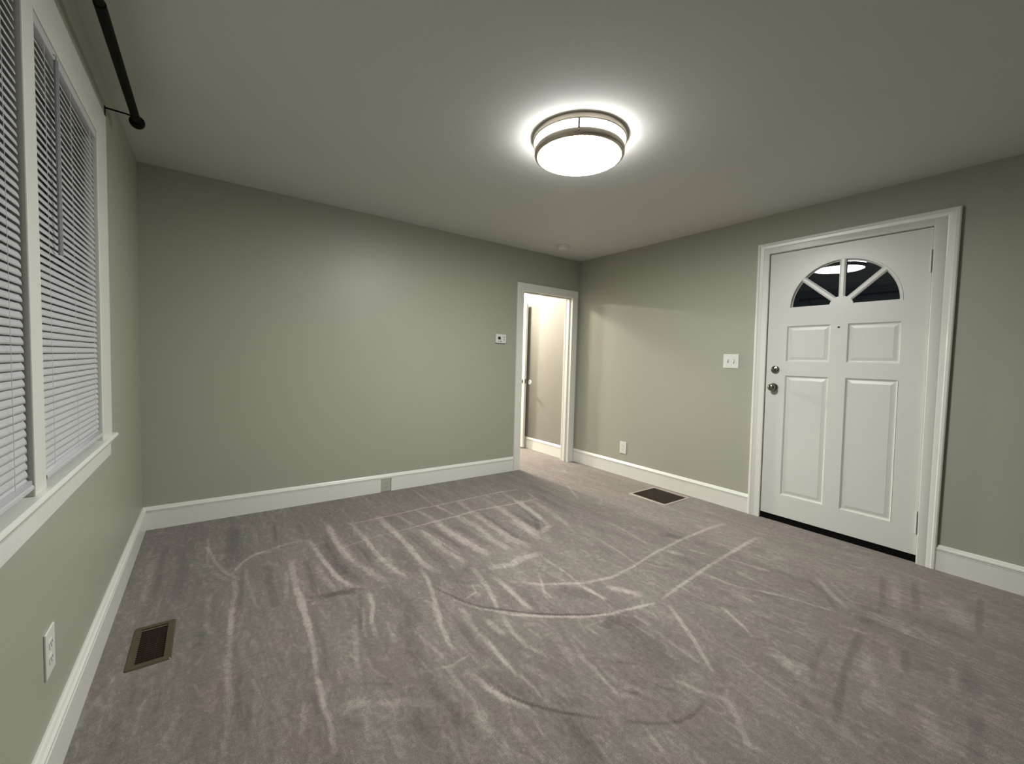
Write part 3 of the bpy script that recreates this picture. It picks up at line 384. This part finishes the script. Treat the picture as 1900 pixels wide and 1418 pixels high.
# board above with the arched opening
n = 48; arc = []; rim = []
for i in range(n+1):
    a = math.pi*i/n; c, s = math.cos(a), math.sin(a)
    arc.append((AY+AR*c, AZ+AR*s))
    k = min((SY1-AY)/c if c > 1e-6 else 1e9, (SY0-AY)/c if c < -1e-6 else 1e9, (SZ1-AZ)/s if s > 1e-6 else 1e9)
    rim.append((AY+k*c, AZ+k*s))
corners = [(SY1, SZ1), (SY0, SZ1)]
for xx in (XF, XB):
    va = [bm.verts.new(fd(p, q, xx)) for p, q in arc]; vr = [bm.verts.new(fd(p, q, xx)) for p, q in rim]
    for i in range(n):
        p, q = rim[i], rim[i+1]; f = [va[i], vr[i]]
        for c in corners:
            if (abs(p[0]-c[0]) < 1e-6 and abs(q[1]-c[1]) < 1e-6 and abs(p[1]-c[1]) > 1e-6) or (abs(p[1]-c[1]) < 1e-6 and abs(q[0]-c[0]) < 1e-6 and abs(p[0]-c[0]) > 1e-6):
                f.append(bm.verts.new(fd(c[0], c[1], xx)))
        f += [vr[i+1], va[i+1]]; bm.faces.new(f)
def ribbon(pts, x0, x1):
    a = [bm.verts.new(fd(p, q, x0)) for p, q in pts]; b = [bm.verts.new(fd(p, q, x1)) for p, q in pts]
    for i in range(len(pts)-1): bm.faces.new((a[i], a[i+1], b[i+1], b[i]))
ribbon(arc, XF, XB); ribbon([(SY1, AZ), (SY1, SZ1), (SY0, SZ1), (SY0, AZ)], XF, XB)
obj('door_slab', bm, M['door'], d1)
for key, (y0, y1, z0, z1) in P.items():
    bm = new()
    lv = [(0, XF), (.004, .006), (.009, .0125), (.016, .0135), (.034, .0095), (.036, .0085)]
    rows = []
    for ins, xx in lv: rows.append([bm.verts.new(fd(a, b, xx)) for a, b in ((y0+ins, z0+ins), (y1-ins, z0+ins), (y1-ins, z1-ins), (y0+ins, z1-ins))])
    for a, b in zip(rows, rows[1:]):
        for i in range(4): bm.faces.new((a[i], a[(i+1) % 4], b[(i+1) % 4], b[i]))
    bm.faces.new(rows[-1])
    bk = [bm.verts.new(fd(a, b, .04)) for a, b in ((y0, z0), (y1, z0), (y1, z1), (y0, z1))]
    for i in range(4): bm.faces.new((rows[0][i], rows[0][(i+1) % 4], bk[(i+1) % 4], bk[i]))
    bm.faces.new(bk)
    obj('raised_panel', bm, M['door'], d1)
bm = new()
def bar(ang, r0, r1, w0, w1):
    c, s = math.cos(ang), math.sin(ang)
    def q(r, t, x): return fd(AY+r*c-t*s, AZ+r*s+t*c, x)
    # chamfered muntin
    sec = [(-1, .020), (-1, .008), (-.45, .0015), (.45, .0015), (1, .008), (1, .020)]
    a = [bm.verts.new(q(r0, t*w0, x)) for t, x in sec]; b = [bm.verts.new(q(r1, t*w1, x)) for t, x in sec]
    for i in range(len(sec)): bm.faces.new((a[i], a[(i+1) % 6], b[(i+1) % 6], b[i]))
    bm.faces.new(a); bm.faces.new(b[::-1])
for ang in (41.5, 90, 137): bar(math.radians(ang), .04, AR+.003, .019, .019)
prism(bm, [(AY+.070*math.cos(math.pi*i/16), AZ-.002+.062*math.sin(math.pi*i/16)) for i in range(17)], lambda y, z, x: fd(y, z, x), .001, .020)
obj('muntins', bm, M['door'], d1, label='white sunburst muntins and hub')
bm = new()
sweep(bm, [(AY+(AR)*math.cos(math.pi*i/48), AZ+AR*math.sin(math.pi*i/48)) for i in range(49)], [(-.001, .001), (-.013, .001), (-.011, -.003), (-.003, -.003)], lambda y, z, h: fd(y, z, XF+h))
sweep(bm, [(AY+(AR-.001)*math.cos(math.pi*i/48), AZ+(AR-.001)*math.sin(math.pi*i/48)) for i in range(49)]+[(AY+AR, AZ+.0)], [(0, .012), (0, .020), (.008, .020)], lambda y, z, h: fd(y, z, h))
prism(bm, [(AY-AR, AZ-.001), (AY+AR, AZ-.001), (AY+AR, AZ+.006), (AY-AR, AZ+.006)], lambda y, z, x: fd(y, z, x), .010, .020)
obj('arch_moulding', bm, M['door'], d1)
bm = new()
prism(bm, [(AY+(AR+.004)*math.cos(math.pi*i/32), AZ+(AR+.004)*math.sin(math.pi*i/32)) for i in range(33)], lambda y, z, x: fd(y, z, x), .0205, .0245)
obj('fan_window_glass', bm, M['glass'], d1)
def dlathe(prof, y, z, seg=32): bm = new(); lathe(bm, prof, lambda a, b, h: fd(y+a, z+b, XF-h), seg); return bm
ky, kz = -2.240, 1.066
obj('knob', dlathe([(0, .062), (.014, .0615), (.023, .057), (.0275, .049), (.0275, .042), (.022, .034), (.013, .028), (.012, .010), (.030, .008), (.033, .004), (.033, 0), (0, 0)], ky, kz), M['chrome'], d1, smooth=True, auto=45, label='polished silver door knob')
db = obj('deadbolt', dlathe([(0, .014), (.024, .0135), (.029, .010), (.031, .003), (.031, 0), (0, 0)], -2.246, 1.207), M['chrome'], d1, smooth=True, auto=45, label='round silver deadbolt with a thumb turn')
bm = new(); cz, cy = 1.207, -2.246
for s in (-1, 1): pass
a = math.radians(62)
sec = [(-.019, -.0035), (.019, -.0035), (.019, .0035), (-.019, .0035)]
prism(bm, [(cy+p*math.cos(a)-q*math.sin(a), cz+p*math.sin(a)+q*math.cos(a)) for p, q in sec], lambda y, z, x: fd(y, z, x), -.012, -.028)
obj('thumb_turn', bm, M['chrome'], db, bevel=.001)
obj('peephole', dlathe([(0, .003), (.004, .003), (.0065, .002), (.007, 0), (0, 0)], -2.648, 1.525, 20), M['slot'], d1, label='small dark peephole')
def hinge(zc, hh):
    yk = -3.1060
    bm = new(); k = 5
    for i in range(k):
        z0 = zc-hh/2+hh*i/k+.0012; z1 = zc-hh/2+hh*(i+1)/k-.0012
        tube(bm, [fd(yk, z0, -.003), fd(yk, z1, -.003)], .0055, 12)
    tube(bm, [fd(yk, zc-hh/2-.004, -.003), fd(yk, zc+hh/2+.004, -.003)], .003, 10)
    h = obj('hinge', bm, M['trim'], d1)
    bm = new(); q = lambda y, z, x: fd(y, z, x)
    z0, z1 = zc-hh/2-.002, zc+hh/2+.002  # thin dark plates stand in for the shade in the hinge gap
    hexa(bm, [q(-3.1152, z0, -.0165), q(-3.1138, z0, -.0165), q(-3.1138, z0, .001), q(-3.1152, z0, .001), q(-3.1152, z1, -.0165), q(-3.1138, z1, -.0165), q(-3.1138, z1, .001), q(-3.1152, z1, .001)])
    hexa(bm, [q(-3.1138, z0, -.0005), q(-3.1115, z0, -.0005), q(-3.1115, z0, .001), q(-3.1138, z0, .001), q(-3.1138, z1, -.0005), q(-3.1115, z1, -.0005), q(-3.1115, z1, .001), q(-3.1138, z1, .001)])
    obj('hinge_gap_shade', bm, M['slot'], h, label='dark strip standing in for the shaded gap beside the hinge').matrix_parent_inverse = Matrix.Identity(4)
hinge(1.914, .135); hinge(.260, .140)
bm = new()
for z in (1.207, 1.066): hexa(bm, [fd(-2.1809, z-.028, .004), fd(-2.1772, z-.028, .004), fd(-2.1772, z-.028, .03), fd(-2.1809, z-.028, .03), fd(-2.1809, z+.028, .004), fd(-2.1772, z+.028, .004), fd(-2.1772, z+.028, .03), fd(-2.1809, z+.028, .03)])
obj('latch_plates', bm, M['slot'], d1, label='dark latch plates in the gap beside the knob and deadbolt')

# ------------------------------------------------------------------ double window in the left wall
def lw(y, z, p): return (-W+p, y, z)
CYo, CYi = -1.135, -1.325          # right casing outer / inner
CYi2, CYo2 = -3.0, -3.19
MY0, MY1 = -2.155, -2.068          # mullion face
ZS, ZT, ZO = .842, 2.082, 2.222    # stool top, head inner, head outer
t3 = thing('trim_3', (-W, -2.16, ZS), 'white casing, stool and apron around the double window', kind='structure')
bm = new()
def LB(y0, y1, z0, z1, p0, p1): box(bm, (-W+p0, y0, z0), (-W+p1, y1, z1))
pc = .018
mapl = lambda y, z, h: (-W+h, y, z)
for (a, b) in ((CYo, CYi), (CYi2, CYo2)):
    s = 1 if a > b else -1
    prism(bm, [(a, ZS), (b, ZS), (b, ZT), (a, ZT)], mapl, 0, pc)
prism(bm, [(CYo, ZT), (CYo2, ZT), (CYo2, ZO), (CYo, ZO)], mapl, 0, pc)
obj('casing', bm, M['trim'], t3, bevel=.003)
bm = new()
prism(bm, [(MY0, ZS), (MY1, ZS), (MY1, ZT), (MY0, ZT)], mapl, -.085, pc)
obj('mullion', bm, M['trim'], t3, bevel=.003)
bm = new()
# jamb lining of both openings
for (a, b) in ((CYi, CYi+.012), (MY1-.001, MY1-.013), (MY0+.001, MY0+.013), (CYi2, CYi2-.012)):
    box(bm, (-W-.085, a, ZS), (-W+.0005, b, ZT))
box(bm, (-W-.085, CYi2, ZT), (-W+.0005, CYi, ZT+.015))
obj('jamb', bm, M['trim'], t3)
bm = new()
sp = [(-.085, ZS-.02), (.030, ZS-.02), (.034, ZS-.017), (.0365, ZS-.010), (.034, ZS-.003), (.030, ZS), (-.085, ZS)]
a = [bm.verts.new((-W+p, CYo+.022, z)) for p, z in sp]; b = [bm.verts.new((-W+p, CYo2-.022, z)) for p, z in sp]
# horns only outside the wall line
for i in range(len(sp)): bm.faces.new((a[i], b[i], b[(i+1) % len(sp)], a[(i+1) % len(sp)]))
bm.faces.new(a); bm.faces.new(b[::-1])
obj('stool', bm, M['trim'], t3, smooth=True, auto=35)
bm = new()
ap = [(0, ZS-.0205), (.024, ZS-.0205), (.024, ZS-.030), (.020, ZS-.034), (.017, ZS-.040), (.017, ZS-.088), (.012, ZS-.092), (0, ZS-.092)]
a = [bm.verts.new((-W+p, CYo-.028, z)) for p, z in ap]; b = [bm.verts.new((-W+p, CYo2+.028, z)) for p, z in ap]
for i in range(len(ap)): bm.faces.new((a[i], b[i], b[(i+1) % len(ap)], a[(i+1) % len(ap)]))
bm.faces.new(a); bm.faces.new(b[::-1])
obj('apron', bm, M['trim'], t3, smooth=True, auto=20)
def window(name, y0, y1, label):
    w = thing(name, (-W-.10, (y0+y1)/2, ZS), label, kind='structure')
    zm = (ZS+ZT)/2
    for nm, zz0, zz1, px in (('lower_sash', ZS, zm+.02, -.088), ('upper_sash', zm-.02, ZT, -.110)):
        bm = new(); f = .045
        box(bm, (-W+px-.012, y0, zz0), (-W+px+.012-.001, y0+f, zz1)); box(bm, (-W+px-.012, y1-f, zz0), (-W+px+.011, y1, zz1))
        box(bm, (-W+px-.012, y0+f, zz0), (-W+px+.011, y1-f, zz0+.04)); box(bm, (-W+px-.012, y0+f, zz1-.04), (-W+px+.011, y1-f, zz1))
        s = obj(nm, bm, M['trim'], w)
        bm = new(); box(bm, (-W+px-.002, y0+f-.003, zz0+.037), (-W+px+.002, y1-f+.003, zz1-.037)); g = obj('pane', bm, M['glass'], s)
        g.matrix_parent_inverse = Matrix.Identity(4)
window('window_1', MY1+.001, CYi-.001, 'right unit of the double window behind its closed blind')
window('window_2', CYi2+.001, MY0-.001, 'left unit of the double window behind its closed blind')

# ------------------------------------------------------------------ mini blinds
def blind(y0, y1, label, wand_y, xc=.002):
    r = thing('window_blind', (-W, (y0+y1)/2, ZT), label, 'blind', 'mini blinds in the double window')
    X = -W+xc
    bm = new(); box(bm, (X-.013, y0+.002, ZT-.030), (X+.013, y1-.002, ZT-.002)); obj('headrail', bm, M['blind'], r, bevel=.0015)
    bm = new(); th = math.radians(66); wd_ = .0252; pitch = .0205
    z = ZT-.048; zs = []
    while z > ZS+.042: zs.append(z); z -= pitch
    for k, zc in enumerate(zs):
        jit = math.sin(k*12.9898)*43758.5453 % 1
        tt = th+math.radians((jit-.5)*3)
        cols = []
        for y, sc in ((y0+.001, .35), (y0+.004, .8), (y0+.009, 1), (y1-.009, 1), (y1-.004, .8), (y1-.001, .35)):
            row = []
            for j in range(5):
                u = (j/4-.5)*wd_*sc; c = .0022*(1-(2*(j/4-.5)*sc)**2)
                # u positive towards the room and down, crown up/inward
                dx = u*math.cos(tt)+c*math.sin(tt); dz = -u*math.sin(tt)+c*math.cos(tt)
                row.append(bm.verts.new((X+dx, y, zc+dz)))
            cols.append(row)
        for a, b in zip(cols, cols[1:]):
            for j in range(4): bm.faces.new((a[j], b[j], b[j+1], a[j+1]))
    # spare slats stacked on the bottom rail
    for q in range(5):
        zc = ZS+.034+q*.0022
        v = [bm.verts.new((X-.0125, y0+.001, zc)), bm.verts.new((X+.0125, y0+.001, zc)), bm.verts.new((X+.0125, y1-.001, zc)), bm.verts.new((X-.0125, y1-.001, zc))]
        bm.faces.new(v)
    s = obj('slats', bm, M['blind'], r, smooth=True)
    md = s.modifiers.new('thick', 'SOLIDIFY'); md.thickness = .0004
    bm = new(); sp = [(-.012, 0), (.012, 0), (.0145, .003), (.0145, .011), (.012, .014), (-.012, .014), (-.0145, .011), (-.0145, .003)]
    a = [bm.verts.new((X+p, y0+.001, ZS+.018+z)) for p, z in sp]; b = [bm.verts.new((X+p, y1-.001, ZS+.018+z)) for p, z in sp]
    for i in range(8): bm.faces.new((a[i], b[i], b[(i+1) % 8], a[(i+1) % 8]))
    bm.faces.new(a); bm.faces.new(b[::-1]); obj('bottom_rail', bm, M['blind'], r)
    for f in (.13, .5, .87):
        yy = y0+(y1-y0)*f
        bm = new(); tube(bm, [(X+.0105, yy, ZT-.03), (X+.0105, yy, ZS+.03)], .0006, 6); tube(bm, [(X-.0105, yy, ZT-.03), (X-.0105, yy, ZS+.03)], .0009, 6)
        obj('ladder_cord', bm, M['cord'], r)
    bm = new(); X2 = X+.0185
    tube(bm, [(X+.010, wand_y, ZT-.018), (X2, wand_y, ZT-.022), (X2+.0005, wand_y, ZT-.035)], .0016, 8)
    tube(bm, [(X2, wand_y, ZT-.035), (X2, wand_y+.001, 1.50), (X2, wand_y+.001, 1.492)], [.0056, .0056, .0066], 6)
    obj('tilt_wand', bm, M['wand'], r, label='clear grey tilt wand')
blind(MY1+.012, CYi-.006, 'white mini blind in the right window unit nearest the room corner', -1.890)
blind(CYi2+.006, MY0-.005, 'white mini blind in the left window unit nearest the camera', -2.93)

# ------------------------------------------------------------------ curtain rod
cr = thing('curtain_rod', (-W+.10, -2.1, 2.305), 'black telescoping curtain rod with ball finials above the double window', 'curtain rod')
ZR, XR = 2.312, -W+.10
bm = new(); tube(bm, [(XR, -.985, ZR), (XR, -1.79, ZR)], .0165, 20); obj('outer_tube', bm, M['black'], cr, smooth=True, auto=40)
bm = new(); tube(bm, [(XR, -1.79, ZR), (XR, -3.30, ZR)], .0140, 20); obj('inner_tube', bm, M['black'], cr, smooth=True, auto=40)
for yc, s in ((-.985, 1), (-3.30, -1)):
    bm = new(); lathe(bm, [(0, 0), (.014, 0), (.0155, .006), (.013, .012), (.017, .018), (.026, .026), (.030, .038), (.029, .052), (.022, .064), (.010, .071), (0, .072)], lambda a, b, h: (XR+a, yc+s*h, ZR+b), 24)
    obj('finial', bm, M['black'], cr, smooth=True, auto=60)
for yc in (-1.035, -3.22):
    bm = new(); box(bm, (-W, yc-.006, ZR-.072), (-W+.003, yc+.006, ZR-.004))
    tube(bm, [(-W+.002, yc, ZR-.010), (-W+.07, yc, ZR-.012), (XR-.012, yc, ZR-.014), (XR, yc, ZR-.0135)], .0038, 8)
    tube(bm, [(XR-.014, yc, ZR-.004), (XR-.009, yc, ZR-.012), (XR, yc, ZR-.016), (XR+.009, yc, ZR-.012), (XR+.014, yc, ZR-.004)], .003, 8)
    obj('bracket', bm, M['black'], cr)

# ------------------------------------------------------------------ ceiling light
LX, LY = -2.005, -1.989
cl = thing('ceiling_light', (LX, LY, H), 'round flush ceiling light with two brushed nickel bands, lit', 'ceiling light')
lm = lambda a, b, h: (LX+a, LY+b, H-h)
bm = new(); lathe(bm, [(0, .0), (.249, 0), (.2525, .003), (.2525, .026), (.249, .030), (.236, .030), (.236, .027), (0, .027)], lm, 96); obj('canopy_band', bm, M['nickel'], cl, smooth=True, auto=35, label='upper brushed nickel band')
bm = new(); lathe(bm, [(.232, .0275), (.234, .030), (.234, .070), (.232, .072)], lm, 96); obj('side_glass', bm, M['glasswhite'], cl, smooth=True)
bm = new(); lathe(bm, [(.235, .066), (.240, .066), (.2425, .069), (.2425, .090), (.239, .098), (.233, .102), (.226, .102), (.226, .098), (.235, .090), (.235, .066)], lm, 96); obj('lower_band', bm, M['nickel'], cl, smooth=True, auto=35, label='lower brushed nickel band')
bm = new(); lathe(bm, [(.2265, .0985), (.215, .103), (.18, .107), (.12, .111), (.06, .113), (0, .1135)], lm, 96); obj('diffuser', bm, M['diffuser'], cl, smooth=True)
for k in range(3):
    a = math.radians(225+120*k); bm = new()
    c, s = math.cos(a), math.sin(a)
    tube(bm, [(LX+.2415*c, LY+.2415*s, H-.028), (LX+.2415*c, LY+.2415*s, H-.068)], .0062, 8); obj('spacer_post', bm, M['greyplastic'], cl)  # darker grey posts: their backlit silhouette is put into the colour
    bm = new(); lathe(bm, [(0, .006), (.003, .005), (.004, 0)], lambda p, q, h: (LX+(.2425+h)*c-p*s, LY+(.2425+h)*s+p*c, H-.083+q), 12); obj('thumb_screw', bm, M['chrome'], cl, smooth=True)

# two hall lights behind the wall: they light the doorway from inside the hall, the far one added for door shadow and fill
for hx, hy, lab, e in ((-.72, 1.0, 'round flush ceiling light in the hall close behind the doorway, lit warm white', 'hallglass'), (-.86, 2.65, 'added unseen round light at the far end of the hall, lit warm white', 'addedhallglass')):
    hl = thing('ceiling_light', (hx, hy, H), lab, 'ceiling light')
    hm = lambda a, b, h: (hx+a, hy+b, H-h)
    bm = new(); lathe(bm, [(0, 0), (.135, 0), (.138, .003), (.138, .022), (.135, .025), (0, .025)], hm, 48); obj('canopy_band', bm, M['nickel'], hl, smooth=True, auto=35)
    bm = new(); lathe(bm, [(.130, .0255), (.130, .040), (.115, .062), (.080, .080), (.040, .088), (0, .090)], hm, 48); obj('glass_shade', bm, M[e], hl, smooth=True)

# ------------------------------------------------------------------ smoke detector
bm = new(); sm = lambda a, b, h: (-.620+a, -.367+b, H-h)
lathe(bm, [(0, 0), (.074, 0), (.076, .003), (.074, .009), (.066, .011), (.064, .018), (.061, .020), (.059, .028), (.050, .034), (.020, .037), (0, .037)], sm, 48)
sd = obj('smoke_detector', bm, M['plastic'], smooth=True, auto=30); tag(sd, 'round white smoke detector on the ceiling near the far corner', 'smoke detector')

# ------------------------------------------------------------------ thermostat
TX, TZ = -1.145, 1.447
th_ = thing('thermostat', (TX, 0, TZ), 'white wall thermostat with a small dark display left of the doorway', 'thermostat')
def tb(x0, x1, z0, z1, d0, d1, nm, m, bev=0, **k):
    bm = new(); box(bm, (TX+x0, -d1, TZ+z0), (TX+x1, -d0, TZ+z1)); return obj(nm, bm, m, th_, bevel=bev, **k)
tb(-.063, .063, -.045, .048, 0, .024, 'housing', M['plastic'], .004)
tb(-.041, -.007, -.008, .022, .0235, .0248, 'display', M['screen'])
for z in (.016, -.011): tb(.030, .042, z-.005, z+.006, .0235, .0255, 'button', M['greyplastic'])
tb(-.042, -.030, -.032, -.022, .0235, .0255, 'button', M['greyplastic']); tb(-.018, .006, -.032, -.022, .0235, .0255, 'button', M['greyplastic'])

# ------------------------------------------------------------------ light switch (two gang) on the right wall
SWY, SWZ = -1.876, 1.268
sw = thing('light_switch', (0, SWY, SWZ), 'white double toggle light switch beside the front door', 'light switch')
bm = new(); box(bm, (-.006, SWY-.066, SWZ-.061), (0, SWY+.066, SWZ+.061)); obj('plate', bm, M['plastic'], sw, bevel=.003)
for s in (-1, 1):
    bm = new(); y = SWY+s*.024; tilt = .010 if s > 0 else -.008
    hexa(bm, [(-.0055, y-.005, SWZ-.011), (-.0055, y+.005, SWZ-.011), (-.0055, y+.005, SWZ+.011), (-.0055, y-.005, SWZ+.011), (-.020, y-.0038, SWZ-.006+tilt), (-.020, y+.0038, SWZ-.006+tilt), (-.019, y+.0038, SWZ+.003+tilt), (-.019, y-.0038, SWZ+.003+tilt)])
    obj('toggle', bm, M['plastic'], sw)
    bm = new(); box(bm, (-.0066, y-.0065, SWZ-.0135), (-.0058, y+.0065, SWZ+.0135)); obj('toggle_slot', bm, M['greyplastic'], sw)

# ------------------------------------------------------------------ outlets
def outlet(mapf, w, h, name_loc, label, pm=None):
    pm = pm or M['plastic']
    """mapf(u, v, d): u across, v up, d out of the wall"""
    o = thing('wall_outlet', mapf(0, 0, 0), label, 'electrical outlet')
    bm = new(); hexa(bm, [mapf(-w/2, -h/2, 0), mapf(w/2, -h/2, 0), mapf(w/2, -h/2, .0055), mapf(-w/2, -h/2, .0055), mapf(-w/2, h/2, 0), mapf(w/2, h/2, 0), mapf(w/2, h/2, .0055), mapf(-w/2, h/2, .0055)])
    obj('plate', bm, pm, o, bevel=.002)
    for s in (-1, 1):
        vc = s*.0195*h/.115
        bm = new(); prism(bm, [(max(-.0165, min(.0165, .0195*math.cos(2*math.pi*i/24))), vc+.0145*math.sin(2*math.pi*i/24)) for i in range(24)], mapf, .005, .0072)
        rc = obj('receptacle', bm, pm, o)
        bm = new()
        for uu, ww, hh in ((-.0065, .0016, .0075), (.0065, .0016, .006)):
            prism(bm, [(uu-ww, vc+.002-hh/2+.001), (uu+ww, vc+.002-hh/2+.001), (uu+ww, vc+.002+hh/2+.001), (uu-ww, vc+.002+hh/2+.001)], mapf, .0070, .0076)
        prism(bm, [(.0025*math.cos(2*math.pi*i/12), vc-.0075+.0025*math.sin(2*math.pi*i/12)) for i in range(12)], mapf, .0070, .0076)
        s2 = obj('slots', bm, M['slot'], rc); s2.matrix_parent_inverse = Matrix.Identity(4); 
    return o
outlet(lambda u, v, d: (-d, -.762+u, .307+v), .086, .130, None, 'white electrical outlet low on the right wall above the baseboard')
outlet(lambda u, v, d: (-W+d, -2.018+u, .362+v), .080, .130, None, 'white electrical outlet under the window on the left wall')
ob = outlet(lambda u, v, d: (-2.361+u, -.0095-d, .0585+v), .088, .114, None, 'grey white electrical outlet set into the back wall baseboard', M['agedplastic'])

# ------------------------------------------------------------------ floor registers
def ring(bm, x0, x1, y0, y1, ix0, ix1, iy0, iy1, z0, z1, ch=.004, rad=.008):
    rows = []
    def rr(a0, a1, b0, b1, r):
        pts = []
        for cx, cy, st in ((a1-r, b1-r, 0), (a0+r, b1-r, 90), (a0+r, b0+r, 180), (a1-r, b0+r, 270)):
            for k in range(5): t = math.radians(st+22.5*k); pts.append((cx+r*math.cos(t), cy+r*math.sin(t)))
        return pts
    prof = [(rr(x0, x1, y0, y1, rad), z0), (rr(x0+ch, x1-ch, y0+ch, y1-ch, rad*.8), z1), (rr(ix0, ix1, iy0, iy1, .002), z1), (rr(ix0, ix1, iy0, iy1, .002), -.014)]
    for pts, z in prof: rows.append([bm.verts.new((p[0], p[1], z)) for p in pts])
    for a, b in zip(rows, rows[1:]):
        for i in range(20): bm.faces.new((a[i], a[(i+1) % 20], b[(i+1) % 20], b[i]))
v1 = thing('floor_register', (-3.851, -1.476, 0), 'brown metal floor register in the carpet beside the left baseboard', 'floor vent', 'floor registers in the carpet')
bm = new(); ring(bm, -3.922, -3.780, -1.630, -1.324, -3.896, -3.806, -1.606, -1.350, .0005, .006); obj('frame', bm, M['bronze'], v1, smooth=True, auto=30)
bm = new()
for i in range(17):
    y = -1.600+.250*i/16
    hexa(bm, [(-3.896, y-.002, -.010), (-3.806, y-.002, -.010), (-3.806, y, -.010), (-3.896, y, -.010), (-3.896, y+.001, .003), (-3.806, y+.001, .003), (-3.806, y+.003, .003), (-3.896, y+.003, .003)])
for x in (-3.866, -3.836): box(bm, (x-.001, -1.604, -.011), (x+.001, -1.352, -.001))
obj('louvres', bm, M['grille'], v1)
bm = new(); box(bm, (-3.894, -1.604, -.0145), (-3.808, -1.478, -.0115)); obj('damper', bm, M['slot'], v1)
obj('duct', DUCT1, M['dark'], v1)
v2 = thing('floor_register', (-.27, -1.415, 0), 'square brown floor return grille in the carpet near the right wall', 'floor vent', 'floor registers in the carpet')
M['beige'] = mat('beige_register_frame', lin(158, 148, 138), .5, var=.06, vscale=20)
bm = new(); ring(bm, -.468, -.068, -1.612, -1.220, -.440, -.096, -1.590, -1.243, .0005, .005); obj('frame', bm, M['beige'], v2, smooth=True, auto=30, label='beige frame')
bm = new()
for i in range(27):
    y = -1.586+.338*i/26
    hexa(bm, [(-.440, y-.003, -.008), (-.096, y-.003, -.008), (-.096, y-.001, -.008), (-.440, y-.001, -.008), (-.440, y+.002, .002), (-.096, y+.002, .002), (-.096, y+.004, .002), (-.440, y+.004, .002)])
for x in (-.354, -.268, -.182): box(bm, (x-.0015, -1.589, -.010), (x+.0015, -1.244, .0015))
obj('louvres', bm, M['grille'], v2)
obj('duct', DUCT2, M['dark'], v2)
bpy.context.view_layer.update()
